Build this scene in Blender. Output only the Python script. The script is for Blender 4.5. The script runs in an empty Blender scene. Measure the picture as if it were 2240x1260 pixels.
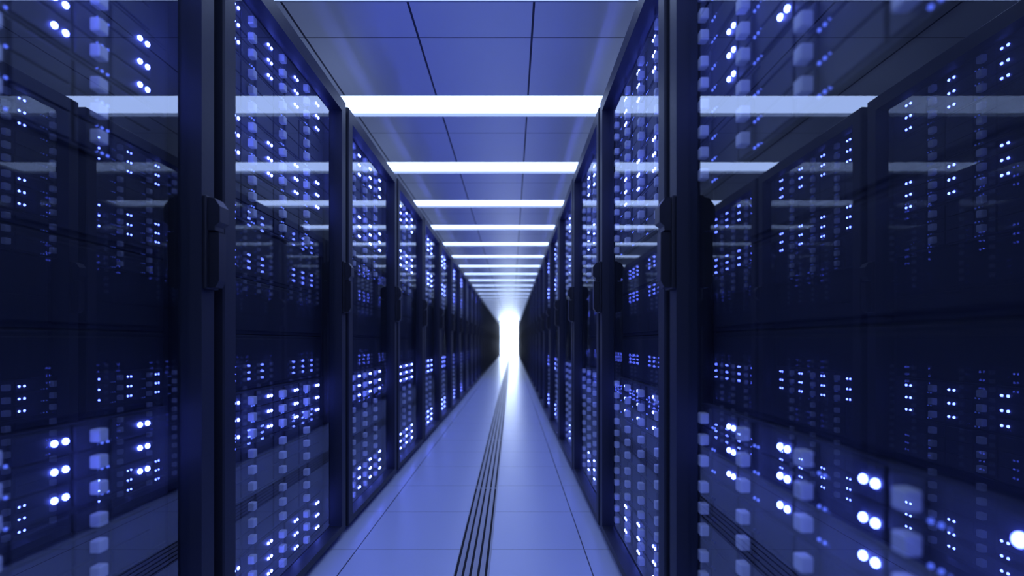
import bpy, bmesh, math
from mathutils import Vector, Matrix

U = 0.8                       # one layout unit in metres
COL = bpy.context.scene.collection
ORD = ['first', 'second', 'third', 'fourth', 'fifth', 'sixth', 'seventh', 'eighth', 'ninth', 'tenth',
       'eleventh', 'twelfth', 'thirteenth', 'fourteenth', 'fifteenth', 'sixteenth', 'seventeenth',
       'eighteenth', 'nineteenth', 'twentieth', 'twenty-first', 'twenty-second', 'twenty-third',
       'twenty-fourth', 'twenty-fifth', 'twenty-sixth', 'twenty-seventh', 'twenty-eighth', 'twenty-ninth',
       'thirtieth', 'thirty-first', 'thirty-second', 'thirty-third', 'thirty-fourth', 'thirty-fifth', 'thirty-sixth']

# ------------------------------------------------------------------ materials
def new_mat(name):
    m = bpy.data.materials.new(name)
    m.use_nodes = True
    nt = m.node_tree
    for n in list(nt.nodes):
        nt.nodes.remove(n)
    out = nt.nodes.new('ShaderNodeOutputMaterial')
    return m, nt, out

def principled(name, col, rough=0.5, metallic=0.0, spec=0.5, noise=0.0, nscale=60.0):
    m, nt, out = new_mat(name)
    p = nt.nodes.new('ShaderNodeBsdfPrincipled')
    p.inputs['Base Color'].default_value = (*col, 1)
    p.inputs['Roughness'].default_value = rough
    p.inputs['Metallic'].default_value = metallic
    p.inputs['Specular IOR Level'].default_value = spec
    nt.links.new(p.outputs[0], out.inputs['Surface'])
    if noise > 0:
        tc = nt.nodes.new('ShaderNodeTexCoord')
        nz = nt.nodes.new('ShaderNodeTexNoise')
        nz.inputs['Scale'].default_value = nscale
        nz.inputs['Detail'].default_value = 3
        nt.links.new(tc.outputs['Object'], nz.inputs['Vector'])
        mr = nt.nodes.new('ShaderNodeMapRange')
        mr.inputs['To Min'].default_value = max(0.02, rough - noise)
        mr.inputs['To Max'].default_value = min(1.0, rough + noise)
        nt.links.new(nz.outputs['Fac'], mr.inputs['Value'])
        nt.links.new(mr.outputs[0], p.inputs['Roughness'])
    return m

def emission(name, col, strength, sampling='AUTO'):
    m, nt, out = new_mat(name)
    e = nt.nodes.new('ShaderNodeEmission')
    e.inputs['Color'].default_value = (*col, 1)
    e.inputs['Strength'].default_value = strength
    nt.links.new(e.outputs[0], out.inputs['Surface'])
    m.cycles.emission_sampling = sampling
    return m

def tiled(name, col, seam_col, rough, spec, x0, wx, y0, wy, sw_x, sw_y, noise=0.05, metallic=0.0):
    """A tiled surface: seams run along Y every wx (from x0) and along X every wy (from y0)."""
    m, nt, out = new_mat(name)
    N, L = nt.nodes, nt.links
    p = N.new('ShaderNodeBsdfPrincipled')
    p.inputs['Specular IOR Level'].default_value = spec
    p.inputs['Metallic'].default_value = metallic
    tc = N.new('ShaderNodeTexCoord')
    sp = N.new('ShaderNodeSeparateXYZ')
    L.new(tc.outputs['Object'], sp.inputs[0])
    def seam(sock, o, w, s):
        a = N.new('ShaderNodeMath'); a.operation = 'SUBTRACT'
        L.new(sock, a.inputs[0]); a.inputs[1].default_value = o
        b = N.new('ShaderNodeMath'); b.operation = 'PINGPONG'
        L.new(a.outputs[0], b.inputs[0]); b.inputs[1].default_value = w / 2
        c = N.new('ShaderNodeMath'); c.operation = 'LESS_THAN'
        L.new(b.outputs[0], c.inputs[0]); c.inputs[1].default_value = s / 2
        return c.outputs[0]
    sx = seam(sp.outputs['X'], x0, wx, sw_x)
    sy = seam(sp.outputs['Y'], y0, wy, sw_y)
    mx = N.new('ShaderNodeMath'); mx.operation = 'MAXIMUM'
    L.new(sx, mx.inputs[0]); L.new(sy, mx.inputs[1])
    mix = N.new('ShaderNodeMix'); mix.data_type = 'RGBA'
    mix.inputs['A'].default_value = (*col, 1)
    mix.inputs['B'].default_value = (*seam_col, 1)
    L.new(mx.outputs[0], mix.inputs['Factor'])
    L.new(mix.outputs['Result'], p.inputs['Base Color'])
    nz = N.new('ShaderNodeTexNoise'); nz.inputs['Scale'].default_value = 9.0; nz.inputs['Detail'].default_value = 4
    L.new(tc.outputs['Object'], nz.inputs['Vector'])
    mr = N.new('ShaderNodeMapRange')
    mr.inputs['To Min'].default_value = rough - noise; mr.inputs['To Max'].default_value = rough + noise
    L.new(nz.outputs['Fac'], mr.inputs['Value'])
    L.new(mr.outputs[0], p.inputs['Roughness'])
    L.new(p.outputs[0], out.inputs['Surface'])
    return m

def glass(name, refl, tint, halo_mix=0.0):
    """A pane face: tinted see-through, a mirror coating of strength refl, an added translucent share that imitates bloom around lights behind."""
    m, nt, out = new_mat(name)
    t = nt.nodes.new('ShaderNodeBsdfTransparent'); t.inputs['Color'].default_value = (*tint, 1)
    last = t.outputs[0]
    if halo_mix > 0:
        d = nt.nodes.new('ShaderNodeBsdfTranslucent'); d.inputs['Color'].default_value = (0.9, 0.93, 1.0, 1)
        mf = nt.nodes.new('ShaderNodeMixShader'); mf.inputs[0].default_value = halo_mix
        nt.links.new(last, mf.inputs[1]); nt.links.new(d.outputs[0], mf.inputs[2]); last = mf.outputs[0]
    if refl > 0:
        g = nt.nodes.new('ShaderNodeBsdfGlossy'); g.inputs['Color'].default_value = (0.92, 0.96, 1.0, 1)
        g.inputs['Roughness'].default_value = 0.0
        mx = nt.nodes.new('ShaderNodeMixShader'); mx.inputs[0].default_value = refl
        nt.links.new(last, mx.inputs[1]); nt.links.new(g.outputs[0], mx.inputs[2]); last = mx.outputs[0]
    nt.links.new(last, out.inputs['Surface'])
    return m

LIGHT = (0.43, 0.57, 1.0)
M = dict(
    frame=principled('powder_coated_steel', (0.025, 0.028, 0.044), 0.5, 0, 0.3, 0.05, 90),
    body=principled('cabinet_steel', (0.022, 0.025, 0.040), 0.5, 0, 0.4),
    handle=principled('handle_plastic', (0.016, 0.017, 0.024), 0.4, 0, 0.45),
    face=principled('server_face', (0.040, 0.044, 0.070), 0.5, 0, 0.35),
    groove=principled('server_groove', (0.038, 0.042, 0.066), 0.5),
    cube=principled('drive_handle_plastic', (0.88, 0.88, 0.90), 0.45),
    roof_bounce=principled('roof_bounce_grey', (0.17, 0.175, 0.19), 0.5, 0, 0.5, 0.05, 30),  # grey tuned for how much light the rack tops bounce up
    blank=principled('blanking_black', (0.024, 0.026, 0.040), 0.6, 0, 0.2),
    rail=principled('rail_steel', (0.03, 0.033, 0.05), 0.4, 0.3),
    led=emission('indicator_glow', (0.10, 0.145, 1.0), 60.0),
    status=emission('status_glow', (0.10, 0.17, 1.0), 1.5, 'NONE'),
    status_off=principled('status_lens', (0.03, 0.04, 0.16), 0.3),
    glass=glass('coated_glass', 0.18, (0.93, 0.95, 0.98)),
    glass_halo=glass('halo_glass', 0.0, (0.93, 0.95, 0.98), 0.03),  # translucent share added to imitate the halo around the LEDs
    diffuser=emission('ceiling_diffuser', LIGHT, 4.4),
    housing=principled('light_housing', (0.40, 0.42, 0.46), 0.5),
    floor=tiled('floor_tiles', (0.62, 0.68, 0.90), (0.10, 0.11, 0.16), 0.27, 0.5,
                -0.871 * U, 0.638 * U, 2.874 * U, 0.637 * U, 0.007 * U, 0.0035 * U, 0.0),
    ceiling=tiled('ceiling_tiles', (0.93, 0.94, 0.98), (0.06, 0.065, 0.10), 0.43, 0.5,
                  0.115 * U, 0.658 * U, 2.973 * U, 1.36 * U, 0.012 * U, 0.006 * U, 0.0, 0.8),
    grille=principled('grille_metal', (0.36, 0.38, 0.46), 0.4, 0.2),
    slot_shade=principled('grille_slot_shade', (0.01, 0.01, 0.014), 0.8),  # near-black plate colour stands in for the shade inside the slots
    wall=principled('painted_wall', (0.6, 0.62, 0.7), 0.7, 0, 0.3, 0.05, 20),
    portal=emission('backlit_window', (0.62, 0.76, 1.0), 14.0),
)

# ------------------------------------------------------------------ mesh helpers
def box(bm, x0, x1, y0, y1, z0, z1, mi=0, bev=0.0):
    x0, x1 = sorted((x0, x1)); y0, y1 = sorted((y0, y1)); z0, z1 = sorted((z0, z1))
    vs = [bm.verts.new((x * U, y * U, z * U)) for x in (x0, x1) for y in (y0, y1) for z in (z0, z1)]
    fs = [bm.faces.new([vs[i] for i in q]) for q in
          ((0, 1, 3, 2), (4, 6, 7, 5), (0, 4, 5, 1), (2, 3, 7, 6), (0, 2, 6, 4), (1, 5, 7, 3))]
    for f in fs:
        f.material_index = mi
    if bev:
        es = {e for f in fs for e in f.edges}
        r = bmesh.ops.bevel(bm, geom=list(es), offset=bev * U, segments=2, profile=0.5, affect='EDGES')
        for f in r['faces']:
            f.material_index = mi

def prism(bm, pts, axis, a0, a1, mi=0):
    """Extrude an outline along an axis: pts are pairs in the two other axes in x, y, z order."""
    def P(p, a):
        c = list(p); c.insert(axis, a)
        return bm.verts.new([k * U for k in c])
    A = [P(p, a0) for p in pts]; B = [P(p, a1) for p in pts]
    fs = [bm.faces.new(A), bm.faces.new(B[::-1])]
    n = len(pts)
    for i in range(n):
        fs.append(bm.faces.new((A[i], B[i], B[(i + 1) % n], A[(i + 1) % n])))
    for f in fs:
        f.material_index = mi

def dome(bm, x0, x1, y, z, r, mi=0, seg=10):
    """A small round lamp standing out along +x with a rounded tip."""
    rings = [(x0, r), (x0 + (x1 - x0) * 0.55, r), (x0 + (x1 - x0) * 0.9, r * 0.72)]
    prev = None
    for (x, rr) in rings:
        ring = [bm.verts.new((x * U, (y + rr * math.cos(2 * math.pi * i / seg)) * U, (z + rr * math.sin(2 * math.pi * i / seg)) * U))
                for i in range(seg)]
        if prev:
            for i in range(seg):
                f = bm.faces.new((prev[i], prev[(i + 1) % seg], ring[(i + 1) % seg], ring[i])); f.material_index = mi
        prev = ring
    tip = bm.verts.new((x1 * U, y * U, z * U))
    for i in range(seg):
        f = bm.faces.new((prev[i], prev[(i + 1) % seg], tip)); f.material_index = mi

def mesh(name, bm, *mats):
    bmesh.ops.recalc_face_normals(bm, faces=bm.faces)
    me = bpy.data.meshes.new(name)
    bm.to_mesh(me); bm.free()
    for m in mats:
        me.materials.append(m)
    return me

def link(name, me, parent=None, loc=(0, 0, 0), rz=0.0):
    o = bpy.data.objects.new(name, me)
    COL.objects.link(o)
    o.location = [c * U for c in loc]
    o.rotation_euler.z = rz
    if parent is not None:
        o.parent = parent
    return o

def tag(o, label, cat, group=None):
    o['label'] = label; o['category'] = cat
    if group:
        o['group'] = group
    return o

def structure(name, bm, *mats, label=None):
    o = link(name, mesh(name, bm, *mats))
    o['kind'] = 'structure'
    if label:
        o['label'] = label
    return o

# ------------------------------------------------------------------ layout numbers (units of U)
CAM_Z = 1.165                 # eye height
LEFT_X, RIGHT_X = -1.0, 0.53  # front planes of the two rows
PITCH = 1.36
FIRST_MID = 1.0715            # middle of the first rack of each row
N_RACKS = 31
END_Y = 43.05
BACK_Y = -2.6
WALL_L, WALL_R = -2.62, 2.15
CEIL = CAM_Z + 1.768
HALF = 0.6525                 # half width of a door
TOP = CAM_Z + 1.44
DOOR_Z0 = CAM_Z - 1.128

# ------------------------------------------------------------------ room shell
bm = bmesh.new(); box(bm, WALL_L, WALL_R, BACK_Y, END_Y, -0.06, 0.0)
structure('floor', bm, M['floor'], label='pale blue-lit tiled floor of the aisle')
bm = bmesh.new(); box(bm, WALL_L - 0.1, WALL_L, BACK_Y, END_Y, 0, CEIL)
structure('wall_left', bm, M['wall'])
bm = bmesh.new(); box(bm, WALL_R, WALL_R + 0.1, BACK_Y, END_Y, 0, CEIL)
structure('wall_right', bm, M['wall'])
bm = bmesh.new(); box(bm, WALL_L, WALL_R, BACK_Y - 0.1, BACK_Y, 0, CEIL)
structure('wall_back', bm, M['wall'])
bm = bmesh.new()              # end wall around the backlit window
WX0, WX1, WZ0, WZ1 = LEFT_X + 0.02, RIGHT_X - 0.02, 0.04, CEIL - 0.05
box(bm, WALL_L, WX0, END_Y, END_Y + 0.15, 0, CEIL)
box(bm, WX1, WALL_R, END_Y, END_Y + 0.15, 0, CEIL)
box(bm, WX0, WX1, END_Y, END_Y + 0.15, 0, WZ0)
box(bm, WX0, WX1, END_Y, END_Y + 0.15, WZ1, CEIL)
structure('wall_end', bm, M['wall'])
bm = bmesh.new(); box(bm, WX0, WX1, END_Y + 0.06, END_Y + 0.09, WZ0, WZ1)
structure('window_1', bm, M['portal'], label='glaring white backlit window closing the far end of the aisle')
bm = bmesh.new()
box(bm, WX0, WX0 + 0.03, END_Y - 0.01, END_Y + 0.06, WZ0, WZ1)
box(bm, WX1 - 0.03, WX1, END_Y - 0.01, END_Y + 0.06, WZ0, WZ1)
box(bm, WX0, WX1, END_Y - 0.01, END_Y + 0.06, WZ1 - 0.03, WZ1)
structure('trim_1', bm, M['housing'])

# ceiling with openings for the strip lights
LX0, LX1 = -1.95, 1.48
lights = [(3.672 + PITCH * k, 4.023 + PITCH * k) for k in range(-4, 29)]
lights = [l for l in lights if l[0] > BACK_Y + 0.1 and l[1] < END_Y - 0.1]
bm = bmesh.new()
y = BACK_Y
for (a, b) in lights:
    box(bm, WALL_L, WALL_R, y, a, CEIL, CEIL + 0.05)
    box(bm, WALL_L, LX0, a, b, CEIL, CEIL + 0.05)
    box(bm, LX1, WALL_R, a, b, CEIL, CEIL + 0.05)
    y = b
box(bm, WALL_L, WALL_R, y, END_Y, CEIL, CEIL + 0.05)
structure('ceiling', bm, M['ceiling'], label='ceiling of square panels between the strip lights')

# ------------------------------------------------------------------ ceiling strip lights
dy = 0.351 / 2; lx = (LX1 - LX0) / 2
bm = bmesh.new()
e = 0.004
box(bm, -lx, lx, -dy, -dy + e * 2, 0.0, 0.06); box(bm, -lx, lx, dy - e * 2, dy, 0.0, 0.06)
box(bm, -lx, -lx + e * 2, -dy, dy, 0.0, 0.06); box(bm, lx - e * 2, lx, -dy, dy, 0.0, 0.06)
box(bm, -lx, lx, -dy, dy, 0.05, 0.06)
housing_me = mesh('light_housing', bm, M['housing'])
bm = bmesh.new(); box(bm, -lx + e * 2, lx - e * 2, -dy + e * 2, dy - e * 2, 0.026, 0.036)
diffuser_me = mesh('diffuser', bm, M['diffuser'])
n_front = 0
for (a, b) in lights:
    t = link('ceiling_light', None, None, ((LX0 + LX1) / 2, (a + b) / 2, CEIL))
    link('housing', housing_me, t); link('diffuser', diffuser_me, t)
    if b < 2.0:
        lab = ('recessed white strip light overhead behind the camera' if b < 0 else
               'recessed white strip light overhead, just before the one cut by the picture top')
        if b < -1:
            lab = 'recessed white strip light overhead, rearmost of the whole ceiling'
        elif b < 0.5:
            lab = 'recessed white strip light overhead at the very start of the aisle'
    elif n_front == 0:
        lab = 'white strip light in the ceiling, cut off by the top edge of the picture'; n_front = 1
    else:
        n_front += 1
        lab = 'glowing white strip light across the ceiling, %s from the camera' % ORD[n_front - 1]
    tag(t, lab, 'ceiling light', 'strip lights across the ceiling')

# ------------------------------------------------------------------ linear floor grille
gx0, gx1 = -0.292, -0.114
bm = bmesh.new()
SEG = 2.01
w = (gx1 - gx0)
slots = [-0.282 - gx0, -0.2455 - gx0, -0.2080 - gx0, -0.1690 - gx0, -0.1310 - gx0]
edges = [0.0]
for s in slots:
    edges += [s - 0.0065, s + 0.0065]
edges.append(w)
for i in range(0, len(edges), 2):
    box(bm, edges[i] - w / 2, edges[i + 1] - w / 2, -SEG / 2, SEG / 2, 0.0008, 0.0045)
box(bm, -w / 2, w / 2, -SEG / 2, -SEG / 2 + 0.02, 0.0008, 0.0046)
bars_me = mesh('grille_bars', bm, M['grille'])
bm = bmesh.new(); box(bm, -w / 2, w / 2, -SEG / 2, SEG / 2, 0.0002, 0.0008)
slot_shade_me = mesh('grille_backing', bm, M['slot_shade'])
yk = 4.057 - SEG * 3
k = 0
while yk + SEG < END_Y:
    if yk >= BACK_Y:
        t = link('floor_grille', None, None, ((gx0 + gx1) / 2, yk + SEG / 2, 0))
        link('bars', bars_me, t); link('slot_backing', slot_shade_me, t)
        if yk + SEG < 1.9:
            lab = 'slotted metal floor grille under the camera, %s section' % ('rear' if yk < -1 else 'forward')
        else:
            lab = 'slotted metal floor grille along the aisle, %s section from the camera' % ORD[k]
            k += 1
        tag(t, lab, 'floor grille', 'sections of the slotted floor grille')
    yk += SEG

# ------------------------------------------------------------------ rack meshes (front faces +x, width along y, base at z = 0)
BK = -1.32                    # back of the cabinet
def rack_body():
    bm = bmesh.new()
    x0, x1 = BK, -0.085
    hw = 0.668
    box(bm, x0, x1, -hw, -hw + 0.02, 0.05, TOP - 0.01)
    box(bm, x0, x1, hw - 0.02, hw, 0.05, TOP - 0.01)
    box(bm, x0, x1, -hw + 0.02, hw - 0.02, TOP - 0.035, TOP - 0.02)
    box(bm, x0, x1, -hw + 0.02, hw - 0.02, 0.05, 0.07)
    box(bm, x0, x0 + 0.02, -hw + 0.02, hw - 0.02, 0.07, TOP - 0.035)
    return mesh('rack_body', bm, M['body'])
def roof_bounce_panel():  # unseen lid added to reflect the strip lights back onto the ceiling
    bm = bmesh.new()
    box(bm, BK, -0.085, -0.668, 0.668, TOP - 0.0095, TOP - 0.002, 0, 0.002)
    return mesh('roof_bounce_panel', bm, M['roof_bounce'])
def plinth():
    bm = bmesh.new()
    box(bm, BK + 0.02, -0.05, -0.655, 0.655, 0.0, 0.05)
    return mesh('plinth', bm, M['body'])
FLAT = 0.0735; BEV = 0.001; DEPTH = 0.0385
FLAT_T = 0.077; FLAT_B = 0.044
def door_frame():
    """A hollow frame: flat front ring, inner reveal running back past the glass, outer sides."""
    bm = bmesh.new()
    z0, z1 = DOOR_Z0, TOP
    def ring(x, iy, iz0, iz1):
        return [bm.verts.new((x * U, yy * U, zz * U)) for yy, zz in
                ((-HALF + iy, z0 + iz0), (HALF - iy, z0 + iz0), (HALF - iy, z1 - iz1), (-HALF + iy, z1 - iz1))]
    c = 0.006
    rings = [ring(-0.068, 0, 0, 0), ring(-c, 0, 0, 0), ring(0, c, c, c), ring(0, FLAT, FLAT_B, FLAT_T),
             ring(-DEPTH, FLAT + BEV, FLAT_B + BEV, FLAT_T + BEV), ring(-0.068, FLAT + BEV, FLAT_B + BEV, FLAT_T + BEV)]
    for i in range(6):
        A, B = rings[i], rings[(i + 1) % 6]
        for j in range(4):
            bm.faces.new((A[j], A[(j + 1) % 4], B[(j + 1) % 4], B[j]))
    return mesh('door_frame', bm, M['frame'])
def glass_pane():
    bm = bmesh.new()
    box(bm, -DEPTH - 0.007, -DEPTH, -HALF + FLAT + BEV - 0.003, HALF - FLAT - BEV + 0.003,
        DOOR_Z0 + FLAT_B + BEV - 0.003, TOP - FLAT_T - BEV + 0.003)
    bm.faces.ensure_lookup_table()
    max(bm.faces, key=lambda f: f.calc_center_median().x).material_index = 1   # the coated outer face
    return mesh('glass_pane', bm, M['glass_halo'], M['glass'])
def handle_plate():
    bm = bmesh.new()
    z0, z1 = CAM_Z + 0.172, CAM_Z + 0.475
    box(bm, 0.0, 0.014, -0.036, 0.036, z0, z1, 0, 0.004)
    # swivel block with a chamfered top and a notch under it
    prism(bm, [(0.014, z1 - 0.004), (0.034, z1 - 0.008), (0.052, z1 - 0.034), (0.052, z1 - 0.085),
               (0.036, z1 - 0.098), (0.036, z1 - 0.112), (0.014, z1 - 0.112)], 1, -0.026, 0.026)
    return mesh('door_handle', bm, M['handle'])
def handle_lever():
    bm = bmesh.new()
    z0, z1 = CAM_Z + 0.172, CAM_Z + 0.475
    prism(bm, [(0.014, z1 - 0.118), (0.046, z1 - 0.118), (0.046, z0 + 0.028), (0.034, z0 + 0.006), (0.014, z0 + 0.006)], 1, -0.02, 0.02)
    return mesh('handle_lever', bm, M['handle'])
def rail():
    bm = bmesh.new()
    box(bm, -0.19, -0.131, -0.012, 0.012, 0.07, TOP - 0.035)
    return mesh('mounting_rail', bm, M['rail'])

# servers: z centres relative to the eye
PITCH_Z = 0.2217
SERVER_Z = [1.270, 1.049, 0.828, 0.606, -0.313, -0.534, -0.755, -0.976]
LIT = [True, False, True, False, True, False, False, True]
STATUS = [True, True, True, True, True, False, False, False]
MOD0, MODW = -0.6365, 0.2827  # first module start and module width along y (towards the far end in the left row)
ROWS = (0.0685, 0.0, -0.0685)
FX = -0.099                   # face of the drive modules
SX = -0.109                   # bottom of the narrow recess that carries the status dots
def server_shell(bm):
    hz = 0.1085; fa, fb = -0.6405, 0.565
    box(bm, -0.95, -0.128, -0.56, 0.56, -hz, hz, 1)
    box(bm, -0.128, SX, fa, fb, -hz, hz, 1)
    for i in range(4):
        for r in ROWS:
            y0 = MOD0 + MODW * i
            box(bm, SX, FX, y0 + 0.006, y0 + 0.077, r - 0.0325, r + 0.0325, 0, 0.003)
            box(bm, SX, FX, y0 + 0.125, y0 + MODW - 0.006, r - 0.0325, r + 0.0325, 0, 0.003)
    box(bm, SX, -0.105, fa, fb, hz - 0.006, hz, 0)
    box(bm, SX, -0.105, fa, fb, -hz, -hz + 0.006, 0)
def add_handle(bm, y, z, mi=0):
    box(bm, FX, -0.0705, y - 0.016, y + 0.016, z - 0.0175, z + 0.0175, mi, 0.005)
def add_led(bm, y, z, mi=0):
    dome(bm, FX, -0.093, y, z, 0.0068, mi)
def add_status(bm, y, z, mi=0):
    for k in (-1, 0, 1):
        dome(bm, SX, -0.104, y + k * 0.0191, z, 0.0040, mi, 6)
H_OFF, S_OFF, L_OFF = 0.062, 0.100, 0.243

bm = bmesh.new(); server_shell(bm); shell_me = mesh('server', bm, M['face'], M['groove'])
bm = bmesh.new(); add_handle(bm, 0, 0); handle_me = mesh('drive_handle', bm, M['cube'])
bm = bmesh.new(); add_led(bm, 0, 0); led_me = mesh('indicator_light', bm, M['led'])
bm = bmesh.new(); add_status(bm, 0, 0); st_me = mesh('status_light', bm, M['status'])
bm = bmesh.new(); add_status(bm, 0, 0); st_off_me = mesh('status_light_off', bm, M['status_off'])
far_me = {}
for lit in (True, False):
    for st in (True, False):
        bm = bmesh.new(); server_shell(bm)
        for i in range(4):
            y0 = MOD0 + MODW * i
            for r in ROWS:
                add_handle(bm, y0 + H_OFF, r, 2)
                if st:
                    add_status(bm, y0 + S_OFF, r - 0.028, 4)
                if lit:
                    add_led(bm, y0 + L_OFF - 0.0155, r, 3); add_led(bm, y0 + L_OFF + 0.0155, r, 3)
        far_me[(lit, st)] = mesh('server_whole', bm, M['face'], M['groove'], M['cube'], M['led'], M['status'])

def build_server(lit, st):
    o = link('server', shell_me)
    for i in range(4):
        y0 = MOD0 + MODW * i
        for r in ROWS:
            link('drive_handle', handle_me, o, (0, y0 + H_OFF, r))
            s = link('status_light', st_me if st else st_off_me, o, (0, y0 + S_OFF, r - 0.028))
            s['label'] = 'three tiny blue status dots' if st else 'three tiny dark status dots'
            if lit:
                for d in (-0.0155, 0.0155):
                    link('indicator_light', led_me, o, (0, y0 + L_OFF + d, r))
    return o

def copy_tree(o, parent=None):
    c = o.copy(); COL.objects.link(c)
    if parent is not None:
        c.parent = parent
    for ch in o.children:
        copy_tree(ch, c)
    return c

roof_bounce_me = roof_bounce_panel()
body_me, plinth_me, door_me, pane_me = rack_body(), plinth(), door_frame(), glass_pane()
plate_me, lever_me, rail_me = handle_plate(), handle_lever(), rail()
bm = bmesh.new(); box(bm, -0.20, -0.118, -0.5725, 0.5725, -0.1155, 0.1155, 0, 0.004)
box(bm, -0.118, -0.112, -0.54, 0.54, -0.1, 0.1, 0, 0.003)
blank_me = mesh('blanking_panel', bm, M['blank'])

PLACE = ['topmost', 'second from the top', 'third from the top', 'fourth from the top', 'just under the blank panels',
         'third from the bottom', 'second from the bottom', 'lowest']
protos = {}
def place_server(kind, near):
    if near:
        if kind not in protos:
            protos[kind] = build_server(*kind)
            return protos[kind]
        return copy_tree(protos[kind])
    return link('server', far_me[kind])

SIDES = (('left', LEFT_X, 0.0, 4, 12), ('right', RIGHT_X, math.pi, 4, 11))
for side, fx, rz, n_near, n_servers in SIDES:
    for n in range(N_RACKS):
        mid = FIRST_MID + PITCH * n
        t = link('server_rack', None, None, (fx, mid, 0), rz)
        tag(t, 'black glass-door server rack, %s from the camera in the %s row' % (ORD[n], side), 'server rack',
            'server racks of the %s row' % side)
        link('cabinet_body', body_me, t); link('plinth', plinth_me, t); link('roof_bounce_panel', roof_bounce_me, t)
        d = link('door', door_me, t); link('glass_pane', pane_me, d)
        far = 0.6525 - FLAT / 2
        h = link('door_handle', plate_me, t, (0, far if side == 'left' else -far, 0)); link('handle_lever', lever_me, h)
        if n >= n_servers:
            continue
        for s in (-1, 1):
            link('mounting_rail', rail_me, t, (0, s * 0.60, 0))
        for k in range(3):
            link('blanking_panel', blank_me, t, (0, 0, CAM_Z + 0.4965 - 0.1165 - 0.2328 * k))
        for k in range(8):
            kind = (LIT[k], STATUS[k])
            o = place_server(kind, n < n_near)
            o.location = (fx * U, mid * U, (CAM_Z + SERVER_Z[k]) * U)
            o.rotation_euler.z = rz
            tag(o, '%s server, %s in the %s row\'s %s rack' %
                ('brightly lit' if LIT[k] else 'dim' if STATUS[k] else 'unlit', PLACE[k], side, ORD[n]),
                'server', 'servers in the %s rack of the %s row' % (ORD[n], side))

# ------------------------------------------------------------------ world, camera, view
w = bpy.data.worlds.new('World'); bpy.context.scene.world = w
w.use_nodes = True
w.node_tree.nodes['Background'].inputs[0].default_value = (0.0, 0.0, 0.0, 1)

cd = bpy.data.cameras.new('Camera'); cam = bpy.data.objects.new('Camera', cd); COL.objects.link(cam)
cam.location = (0, 0, CAM_Z * U)
cam.rotation_euler = (math.pi / 2, 0, 0)
cd.sensor_width = 36.0; cd.lens = 18.0
cd.shift_y = 118 / 2240
cd.clip_start = 0.02; cd.clip_end = 200
cd.dof.use_dof = True
cd.dof.focus_distance = 2.4 * U
cd.dof.aperture_fstop = 1.5
sc = bpy.context.scene
sc.camera = cam
sc.view_settings.view_transform = 'Standard'
sc.view_settings.look = 'None'
sc.view_settings.exposure = 0.0
sc.view_settings.gamma = 1.0
sc.view_settings.use_curve_mapping = False
sc.cycles.max_bounces = 10
sc.cycles.diffuse_bounces = 5
sc.cycles.glossy_bounces = 6
sc.cycles.transparent_max_bounces = 24
sc.cycles.use_denoising = True
sc.cycles.sample_clamp_indirect = 6.0
